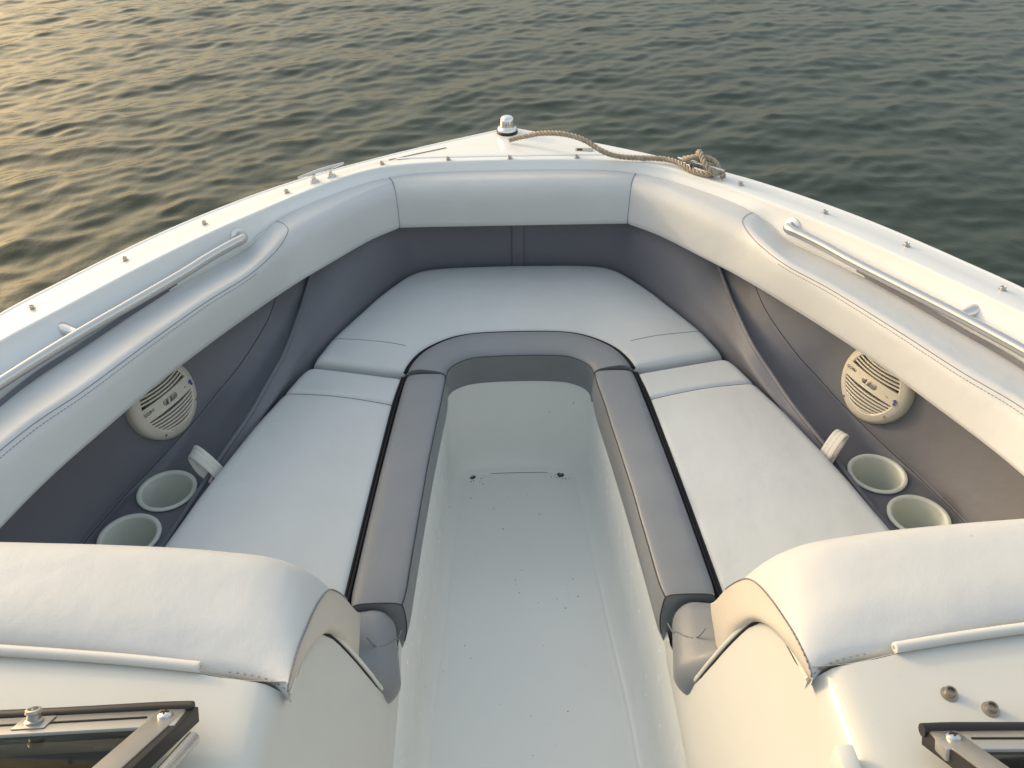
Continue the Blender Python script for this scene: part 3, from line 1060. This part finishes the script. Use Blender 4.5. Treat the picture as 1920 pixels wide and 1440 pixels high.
def side_bolster(s):
    y = np.linspace(1.4715, .868, 60)
    st = []
    for i, yy in enumerate(y):
        t = (1.466 - yy) / (1.466 - .868)
        xo = .247 + (.2925 - .247) * t + .003 * math.sin(math.pi * t)
        xi = .157 + (.2035 - .157) * t + .004 * math.sin(math.pi * t)
        e = min(i, len(y) - 1 - i)
        k = (.0040, .0020, .0008, .0002)[e] if e < 4 else 0
        zc_ = (.003, .0012, .0004, 0)[e] if e < 4 else 0
        lump = .0012 * math.sin(yy * 23 + s) + .0008 * math.sin(yy * 51 + 2 * s)
        w = xo - xi
        zt = .5215 + lump - zc_
        yb = .016 * (1 - t)   # the lower edge leans forward at the front
        sec = [(xo - k, yy, .44), (xo - k, yy, .500), (xo - .001 - k, yy, .510), (xo - .007, yy, zt - .003), (xo - .020, yy, zt + .002), (xi + w * .45, yy, zt + .0035), (xi + .018, yy, zt + .0025),
               (xi + .006 + k, yy, zt + .0005), (xi + .0008 + k, yy, zt - .0035), (xi - .0015 + k, yy, .505), (xi - .003 + k, yy, .475), (xi - .001 + k, yy, .445), (xi + .006 + k, yy, .415), (xi + .012 + k, yy, .398), (xi + .03, yy, .392)]
        st.append(sec)
    G_ = np.array(st)
    seamp = G_[:, 9].copy()
    yend = y[-1]
    G2 = np.swapaxes(catm(np.swapaxes(G_, 0, 1), 3), 0, 1)
    m_ = G2.shape[1]
    V = G2.reshape(-1, 3)
    F = grid_faces(len(G2), m_)
    F.append(tuple(range(m_)))
    F.append(tuple((len(G2) - 1) * m_ + k for k in range(m_))[::-1])
    endc = G2[-1]
    return V * np.array([s, 1, 1]), F, G_[:, 8] * np.array([s, 1, 1]), endc * np.array([s, 1, 1])

for s in (1, -1):
    th_ = cush_thing((.42 * s, 1.10, .40), 'side seat cushion with grey bolster and black piping, %s side, beside the %s speaker' % (('starboard', 'sunlit') if s > 0 else ('port', 'shaded')))
    Gc, st_ = cushion(side_in, side_out, .510, seams=(.098,), r_in=.012, r_out=.026, r_end=(.016, .02), crown=.010)
    Gc = Gc * np.array([s, 1, 1])
    tp = grid('top_panel', Gc, M_SEAT, th_, sharp=0)
    i_s = 1 + int(np.argmin(np.abs(st_ - .098)))
    sl = Gc[i_s][2:-2]
    tube('seam', resample(sl, 60) + np.array([0, 0, .0003]), .0010, M_SEAM, tp, 5)
    pp = side_in.copy()
    pz = np.c_[pp[:, 0] - .0032, pp[:, 1], np.full(len(pp), .5085)] * np.array([s, 1, 1])
    tube('piping', resample(pz[:110], 120), .0030, M_BLACK, th_, 10)
    pz2 = np.c_[pp[:, 0] + .0025, pp[:, 1], np.full(len(pp), .5075)] * np.array([s, 1, 1])
    tube('piping', resample(pz2[:110], 120), .0026, M_BLACK, th_, 10)
    V, F, seamp, endc = side_bolster(s)
    bo = build('bolster', V, F, M_BOLST, th_, sharp=50)
    tube('seam', seamp + np.array([-s * .0006, 0, .0003]), .0010, M_SEAM, bo, 5)
    ec = endc[8:36]
    tube('seam', ec + np.array([0, -.0004, 0]), .0011, M_SEAM, bo, 5)
    strap(th_, s)

# bow cushion (U-shaped) with arched bolster
Fo = [(.458, 1.545), (.447, 1.580), (.430, 1.632), (.398, 1.700), (.372, 1.752), (.347, 1.803), (.322, 1.847), (.298, 1.884), (.275, 1.915), (.250, 1.936), (.225, 1.947), (.195, 1.953), (.15, 1.957), (.08, 1.960), (0, 1.962)]
Ii = [(.2465, 1.490), (.243, 1.507), (.235, 1.530), (.222, 1.556), (.203, 1.580), (.178, 1.602), (.148, 1.6205), (.115, 1.6315), (.08, 1.6365), (.04, 1.6385), (0, 1.639)]
ob = curve([(x, y, 0) for x, y in Fo], 140)[:, :2]
ib = curve([(x, y, 0) for x, y in Ii], 140)[:, :2]
# match stations by angle-like fraction: ease the inner curve so it turns with the outer one
full_o = np.concatenate([ob, (ob * np.array([-1, 1]))[::-1][1:]])
full_i = np.concatenate([ib, (ib * np.array([-1, 1]))[::-1][1:]])
th_ = cush_thing((0, 1.75, .40), 'curved front seat cushion across the bow with arched grey bolster')
Gc, st_ = cushion(full_i, full_o, .517, seams=(), r_in=.012, r_out=.030, r_end=(.014, .014), crown=.012)
tp = grid('top_panel', Gc, M_SEAT, th_, sharp=0)
bvt = bvh_of(tp)
for s in (1, -1):
    sm = np.array([(.252, 1.580), (.30, 1.592), (.36, 1.606), (.40, 1.616), (.430, 1.626)]) * np.array([s, 1])
    sm3 = snap_down(bvt, np.c_[resample(sm, 50), np.zeros(50)], .0002)
    tube('seam', sm3, .0009, M_SEAML, tp, 5)
    for off_, nm in ((-.0045, 'piping'), (.0022, 'piping')):
        pass
pi3 = np.c_[full_i, np.full(len(full_i), .5125)]
ctr2 = np.array([0, 1.48])
dirn = (ctr2 - full_i); dirn /= np.linalg.norm(dirn, axis=1)[:, None]
for off_, r_ in ((.0030, .0030), (-.0020, .0026)):
    q = pi3.copy(); q[:, :2] += dirn * off_
    tube('piping', resample(q, 160), r_, M_BLACK, th_, 10)
Ob = [(.2435, 1.484), (.240, 1.506), (.232, 1.529), (.219, 1.554), (.200, 1.578), (.175, 1.600), (.146, 1.6175), (.114, 1.6285), (.08, 1.6335), (.04, 1.6355), (0, 1.636)]
Ib = [(.158, 1.474), (.1575, 1.480), (.156, 1.490), (.151, 1.502), (.142, 1.514), (.130, 1.525), (.114, 1.535), (.096, 1.541), (.068, 1.544), (.035, 1.5455), (0, 1.546)]
Il = [(.166, 1.520), (.166, 1.530), (.165, 1.543), (.161, 1.556), (.154, 1.568), (.143, 1.579), (.128, 1.589), (.108, 1.597), (.078, 1.602), (.04, 1.6045), (0, 1.605)]
secs_ = []
for o_, i_, l_ in zip(Ob, Ib, Il):
    o_, i_, l_ = (np.array((*p, 0)) for p in (o_, i_, l_))
    def at(p, z):
        return np.array([p[0], p[1], z])
    secs_.append([at(o_, .45), at(o_, .508), at(lerp(o_, i_, .02), .514), at(lerp(o_, i_, .12), .5235), at(lerp(o_, i_, .32), .5285), at(lerp(o_, i_, .58), .5275), at(lerp(o_, i_, .82), .5245), at(lerp(o_, i_, .94), .520), at(i_, .5135),
                  at(lerp(i_, l_, .06), .506), at(lerp(i_, l_, .36), .475), at(lerp(i_, l_, .66), .440), at(lerp(i_, l_, .92), .408), at(l_, .398), at(lerp(l_, o_, .4), .392)])
Sx = catm(np.array(secs_), 8)
Sx = np.concatenate([Sx, mir(Sx)[::-1][1:]])
Sx2 = np.swapaxes(catm(np.swapaxes(Sx, 0, 1), 3), 0, 1)
V = Sx2.reshape(-1, 3)
F = grid_faces(*Sx2.shape[:2])
m_ = Sx2.shape[1]
F.append(tuple(range(m_))); F.append(tuple((len(Sx2) - 1) * m_ + k for k in range(m_))[::-1])
bo = build('bolster', V, F, M_BOLST, th_, sharp=50)
tube('seam', Sx[:, 8] + np.array([0, -.0008, .0003]), .0010, M_SEAM, bo, 5)

# seat base under the cushions
for s in (1, -1):
    V, F = prism_geo([(s * x, y) for x, y in [(.235, .62), (.70, .62), (.66, 1.0), (.585, 1.3), (.47, 1.6), (.30, 1.90), (.0, 1.98), (0, 1.66), (.14, 1.63), (.20, 1.56), (.222, 1.3)]], .36, .405)
    build('seat_base', V, F, M_GEL, boat)

# ------------------------------------------------------------------ consoles, backrests, windscreen
def console(s):
    zs = [.395, .41, .435, .455, .470, .482, .50, .53, .56, .60, .64, .67, .695, .715, .730, .740]
    xs = [.2165, .217, .2175, .2185, .2205, .2225, .225, .232, .240, .252, .264, .272, .279, .284, .287, .289]
    yf = [.885, .865, .846, .803, .765, .740, .722, .713, .710, .706, .700, .692, .680, .662, .632, .590]
    rows_ = []
    for z, x, y_ in zip(zs, xs, yf):
        ys = np.r_[np.linspace(-.8, .40, 10)[:-1], np.linspace(.40, .52, 8)[:-1], np.linspace(.52, y_, 12)]
        rows_.append(np.array([(x, q, z) for q in ys]))
    nb = rows_[0].shape[0]
    # up and over on to the dash: only as far forward as the dash edge
    for z, x, y_ in ((.752, .2915, .562), (.762, .294, .553), (.770, .297, .551), (.778, .302, .550), (.784, .310, .551), (.787, .320, .552), (.788, .335, .554), (.7885, .36, .558)):
        ys = np.r_[np.linspace(-.8, .40, 10)[:-1], np.linspace(.40, .52, 8)[:-1], np.linspace(.52, y_, 12)]
        rows_.append(np.array([(x, q, z) for q in ys]))
    # dash top running outboard
    for x, y_ in ((.40, .567), (.47, .578), (.54, .585), (.65, .597), (.80, .612), (1.0, .62)):
        ys = np.r_[np.linspace(-.8, .40, 10)[:-1], np.linspace(.40, .52, 8)[:-1], np.linspace(.52, y_, 12)]
        rows_.append(np.array([(x, q, .7885) for q in ys]))
    G_ = np.array(rows_)
    # soft step in the inner wall where the walkway widens
    return G_ * np.array([s, 1, 1])

def wall_welt(s):
    pts = [(.293, .556, .752), (.290, .600, .744), (.287, .638, .732), (.283, .668, .714), (.277, .688, .690), (.268, .700, .655), (.254, .708, .607), (.240, .713, .560), (.2275, .722, .505), (.2225, .738, .486), (.2195, .762, .473)]
    return curve(np.array(pts) * np.array([s, 1, 1]), 80)

for s in (1, -1):
    G_ = console(s)
    co = grid('console', G_, M_CONS if s > 0 else M_CONS, boat, sharp=0)
    cbv = bvh_of(co)
    w_ = wall_welt(s)
    tube('welt', w_ + np.array([-s * .0015, .002, .002]), .0030, M_WELT, co, 8)
    tube('gap', w_ + np.array([-s * .0005, -.002, -.002]), .0014, M_DARK, co, 6)
    # front lip of the dash, dropping behind the pad
    lip = np.array([(.289, .553), (.335, .556), (.40, .569), (.54, .587), (.80, .614), (1.0, .622)])
    lipc = resample(catm(lip, 8), 60)
    Gl = np.stack([np.c_[lipc[:, 0] * s, lipc[:, 1] - .002, np.full(60, .788)], np.c_[lipc[:, 0] * s, lipc[:, 1] + .001, np.full(60, .784)], np.c_[lipc[:, 0] * s, lipc[:, 1] + .002, np.full(60, .70)]], 1)
    grid('dash_edge', Gl, M_CONS, boat)

    # backrest pad
    prof_far = lambda yr, zt, yc: [(yr + .002, .745), (yr, .772), (yr + .006, .783), (yr + .022, zt - .004), (yr + .055, zt + .002), (yr + .095, zt + .001), (yc - .035, zt - .004), (yc - .008, zt - .018), (yc + .012, zt - .045), (yc + .035, .690), (yc + .065, .600), (yc + .085, .500)]
    endp = [(.541, .760), (.541, .776), (.546, .783), (.566, .784), (.600, .777), (.635, .764), (.672, .748), (.712, .727), (.750, .698), (.782, .652), (.810, .598), (.820, .562)]
    ST = [(.98, prof_far(.632, .806, .785)), (.80, prof_far(.615, .805, .780)), (.62, prof_far(.598, .802, .772)), (.54, prof_far(.590, .800, .768)), (.46, prof_far(.580, .797, .763)), (.40, prof_far(.573, .793, .758))]
    far = np.array(ST[-1][1])
    endA = np.array(endp)
    stations = [[(x, p[0], p[1]) for p in pr_] for x, pr_ in ST]
    for x, w in ((.355, .12), (.325, .30), (.305, .52), (.293, .74), (.287, .90)):
        q = far * (1 - w) + endA * w
        stations.append([(x, p[0], p[1]) for p in q])
    xe = [.286, .286, .286, .2855, .285, .2845, .284, .283, .281, .278, .275, .272]
    stations.append([(x, p[0], p[1]) for x, p in zip(xe, endp)])
    Sb = catm(np.array(stations), 6)
    Sb = np.swapaxes(catm(np.swapaxes(Sb, 0, 1), 4), 0, 1) * np.array([s, 1, 1])
    br = grid('backrest', Sb, M_PAD, boat, sharp=0)
    br['label'] = 'cream backrest pad in front of the %s windscreen' % ('starboard' if s > 0 else 'port')
    # gusset: the inboard cheek of the pad
    upper = Sb[-1][6:]
    lower = [(.288, .547, .770), (.288, .600, .745), (.284, .638, .728), (.280, .668, .709), (.274, .690, .684), (.265, .702, .650), (.256, .710, .612), (.254, .722, .584), (.257, .747, .556), (.264, .778, .540), (.271, .806, .540), (.275, .820, .556)]
    lower = resample(catm(np.array(lower), 8), len(upper)) * np.array([s, 1, 1])
    Gg = []
    for k, t in enumerate(np.linspace(0, 1, 12)):
        rw = lerp(upper, lower, t)
        rw[:, 0] -= s * .010 * math.sin(math.pi * t) * np.clip(np.linspace(0, 3, len(upper)), 0, 1)
        Gg.append(rw)
    gu = grid('gusset', np.array(Gg), M_GUSSET, br, sharp=0)
    eg = Sb[-1] + np.array([-s * .0008, 0, .0004])
    tube('seam', resample(eg[6:40], 90), .0011, M_SEAMG, br, 5)
    V, F = stitches(resample(eg[6:30], 60) + np.array([-s * .0012, 0, .0010]), .0030, .0055, .0006)
    build('stitching', V, F, M_SEAMG, br, sharp=0)
    rear = Sb[20:, 8]
    V, F = stitches(resample(Sb[36:66, 6] + np.array([0, -.0012, .0012]), 60), .0030, .0055, .0006)
    build('stitching', V, F, M_SEAMG, br, sharp=0)
    # rolled trim between pad and dash
    tr = np.array([(.385, .5685, .7935), (.46, .579, .7945), (.54, .5885, .795), (.65, .600, .796), (.80, .616, .797), (.98, .632, .798)]) * np.array([s, 1, 1])
    tro = tube('trim_roll', resample(catm(tr, 8), 80), .0062, M_WELT, br, 12)
    V, F = lathe_geo([(.0064, 0), (.0060, .003), (.0030, .0038), (.0026, .001), (.0003, .001)], 14)
    build('end_plug', place(V, tr[0] + np.array([s * .001, 0, 0]), axes((-s, -.14, 0))), F, M_WELT, tro)
    # grey corner pad between backrest and bolster
    V, F = box_geo((-.062, -.076, -.037), (.062, .076, .037), .030, 7)
    V = V.copy()
    up = np.clip(.5 - V[:, 1] / .10, 0, 1) * np.clip((V[:, 0] + .055) / .08, 0, 1) * np.clip((V[:, 2] + .01) / .03, 0, 1)
    V[:, 2] += .070 * up * up * (3 - 2 * up)
    V[:, 0] -= .012 * (1 - (V[:, 1] / .074) ** 2) * (V[:, 0] < 0)
    ang = math.radians(-9)
    Rz = np.array([[math.cos(ang), math.sin(ang), 0], [-math.sin(ang), math.cos(ang), 0], [0, 0, 1]])
    V = V @ Rz + np.array([.279, .785, .489])
    cp = build('corner_pad', V * np.array([s, 1, 1]), F, M_BOLST, boat, sharp=0)
    sm = np.array([(.208, .835, .494), (.214, .812, .497), (.224, .790, .500), (.238, .778, .503), (.252, .788, .506)]) * np.array([s, 1, 1])
    bvp = bvh_of(cp)
    tube('seam', snap_down(bvp, resample(catm(sm, 8), 60), .0006), .0011, M_SEAMP, cp, 5)

    # windscreen: raked panel with aluminium frame, rubber seal, tinted pane
    c0 = np.array([.372 * s, .500, .8150]) if s < 0 else np.array([.364, .452, .8150])
    c1 = np.array([c0[0] + s * .60, c0[1] - .018, .815])
    ux = (c1 - c0) / np.linalg.norm(c1 - c0)
    uy = np.array([s * .15, -math.cos(math.radians(32)), math.sin(math.radians(32))])
    uy = uy - ux * np.dot(uy, ux) * .85; uy /= np.linalg.norm(uy)
    un = np.cross(ux, uy); un /= np.linalg.norm(un)
    if un[2] < 0:
        un = -un
    AA = np.stack([ux, uy, un])
    # local: x outboard, y up the rake, z out of the pane
    V, F = box_geo((.0, .0, -.008), (.60, .036, .005), .0015)
    ws = build('windscreen', place(V, c0, AA), F, M_BRUSH, boat)
    ws['label'] = 'tinted windscreen panel with aluminium frame, %s side' % ('starboard' if s > 0 else 'port')
    V, F = box_geo((.0, .0, -.0085), (.028, .42, .0056), .0015)
    V[:, 0] += np.clip(V[:, 1], 0, 1) * .16
    build('frame_post', place(V, c0, AA), F, M_BRUSH, ws)
    V, F = box_geo((.034, .016, .0050), (.60, .0185, .0062), .0004)
    build('frame_groove', place(V, c0, AA), F, M_RUB, ws)
    V, F = box_geo((.02, .028, -.0025), (.60, .42, .0015), .0)
    V[:, 0] += np.clip(V[:, 1], 0, 1) * .16
    build('pane', place(V, c0, AA), F, M_GLASS, ws)
    V, F = box_geo((.0, .40, -.008), (.60, .425, .005), .0015)
    V[:, 0] += .067
    build('top_rail', place(V, c0, AA), F, M_BRUSH, ws)
    sl = np.array([(-.004, -.002, .004), (.03, -.004, .004), (.12, -.006, .003), (.22, -.012, .001), (.35, -.013, 0), (.60, -.013, 0)])
    tube('rubber_seal', place(resample(catm(sl, 8), 60), c0, AA), .0065, M_RUB, ws, 10)
    sl = np.array([(-.004, -.002, .001), (.012, .08, .001), (.06, .40, .001)])
    V, F = box_geo((-.009 if s < 0 else -.003, -.004, -.012), (.0, .42, .004), .001)
    V[:, 0] += np.clip(V[:, 1], 0, 1) * .16
    build('edge_seal', place(V, c0, AA), F, M_RUB, ws)
    V, F = lathe_geo([(.0075, .0055), (.0072, .0072), (.0050, .0090), (.0004, .0096)], 20)
    sc = build('screw', place(V + np.array([.017, .016, 0]), c0, AA), F, M_STEEL, ws)
    for a in (0, 1):
        V, F = box_geo((-.0042, -.0008, .0090), (.0042, .0008, .0099))
        if a:
            V = V[:, [1, 0, 2]]
        build('slot', place(V + np.array([.017, .016, 0]), c0, AA), F, M_DARK, sc)
    if s < 0:
        V, F = box_geo((.128, .004, .0052), (.160, .029, .0066), .0005)
        pl_ = build('snap_plate', place(V, c0, AA), F, M_BRUSH, ws)
        V, F = lathe_geo([(.0085, .006), (.0088, .0085), (.0066, .0098), (.0060, .0150), (.0078, .0165), (.0072, .0195), (.0050, .0200), (.0040, .0150), (.0004, .0148)], 22)
        build('snap_stud', place(V + np.array([.144, .016, 0]), c0, AA), F, M_BRUSH, pl_)
    # hinge strip along the walkway edge
    if s < 0:
        P_ = np.array([(-.016, .035, -.010), (-.012, .08, -.010), (.0, .20, -.010), (.03, .40, -.010)])
        V, F = tube_geo(place(resample(P_, 30), c0, AA), .0068, 12)
        build('hinge_tube', V, F, M_STEEL, ws)
    # dark dash cover behind the screen
    dk = [(.405, .470), (1.0, .452), (1.0, -.80), (.44, -.80), (.43, .1)]
    V, F = prism_geo([(x * s, y) for x, y in dk], .7925, .800, .002)
    build('dash_cover', V, F, M_DASH, boat)

for x, y in ((.421, .512), (.456, .493)):
    V, F = lathe_geo([(.0088, 0), (.0090, .0010), (.0062, .0022), (.0054, .0052), (.0062, .0062), (.0058, .0078), (.0040, .0082), (.0032, .0050), (.0004, .0048)], 24)
    build('snap_stud', place(V, (x, y, .7884)), F, M_BRASS, boat)
# small white latch block on the starboard walkway wall
V, F = box_geo((.276, .425, .752), (.296, .455, .800), .004)
build('latch_block', V, F, M_WELT, boat)

# ------------------------------------------------------------------ mooring rope
def rope_geo(P_, R_=.0068, pitch=.030, step=.0022, seg=7):
    P_ = resample(catm(np.array(P_, float), 14), step=step)
    T_, N_, B_ = frames(P_)
    d = np.r_[0, np.cumsum(np.linalg.norm(np.diff(P_, axis=0), axis=1))]
    parts = []
    for k in range(3):
        ph = 2 * np.pi * (d / pitch + k / 3)
        Q = P_ + (N_ * np.cos(ph)[:, None] + B_ * np.sin(ph)[:, None]) * R_ * .55
        parts.append(tube_geo(Q, R_ * .46, seg))
    return merge(parts)

rp = [(-.005, 2.095, .7935), (.015, 2.091, .801), (.042, 2.076, .812), (.074, 2.055, .825), (.112, 2.034, .832), (.149, 2.015, .832), (.18, 1.997, .825), (.211, 1.975, .812),
      (.242, 1.965, .802), (.281, 1.962, .797), (.332, 1.957, .7965), (.372, 1.946, .7965)]
def cl(x, y, z):
    return tuple(place(np.array([[x, y, z]]), cl_base, cl_A)[0])
# local x of the cleat runs forward-inboard to aft-outboard; wrap round the feet and over the horn
E_ = 1 if cl_A[0][0] > 0 else -1
wrap = [(-.050 * E_, .006, .013), (-.020 * E_, .016, .010), (.012 * E_, .018, .010), (.040 * E_, .010, .014), (.048 * E_, -.008, .014), (.030 * E_, -.018, .010), (.0, -.018, .010), (-.030 * E_, -.016, .012), (-.046 * E_, -.004, .022),
        (-.030 * E_, .012, .034), (.0, .004, .043), (.026 * E_, -.012, .034), (.044 * E_, -.006, .018), (.038 * E_, .014, .020), (.016 * E_, .016, .036), (-.008 * E_, -.002, .050), (-.020 * E_, -.018, .034), (-.006 * E_, -.024, .016), (.024 * E_, -.026, .014), (.05 * E_, -.014, .012), (.062 * E_, .004, .009)]
rp += [cl(*w) for w in wrap]
V, F = rope_geo(rp)
rope = build('mooring_rope', V, F, M_ROPE, None, sharp=0)
rope['label'] = 'tan twisted mooring rope knotted round the starboard cleat'
rope['category'] = 'rope'
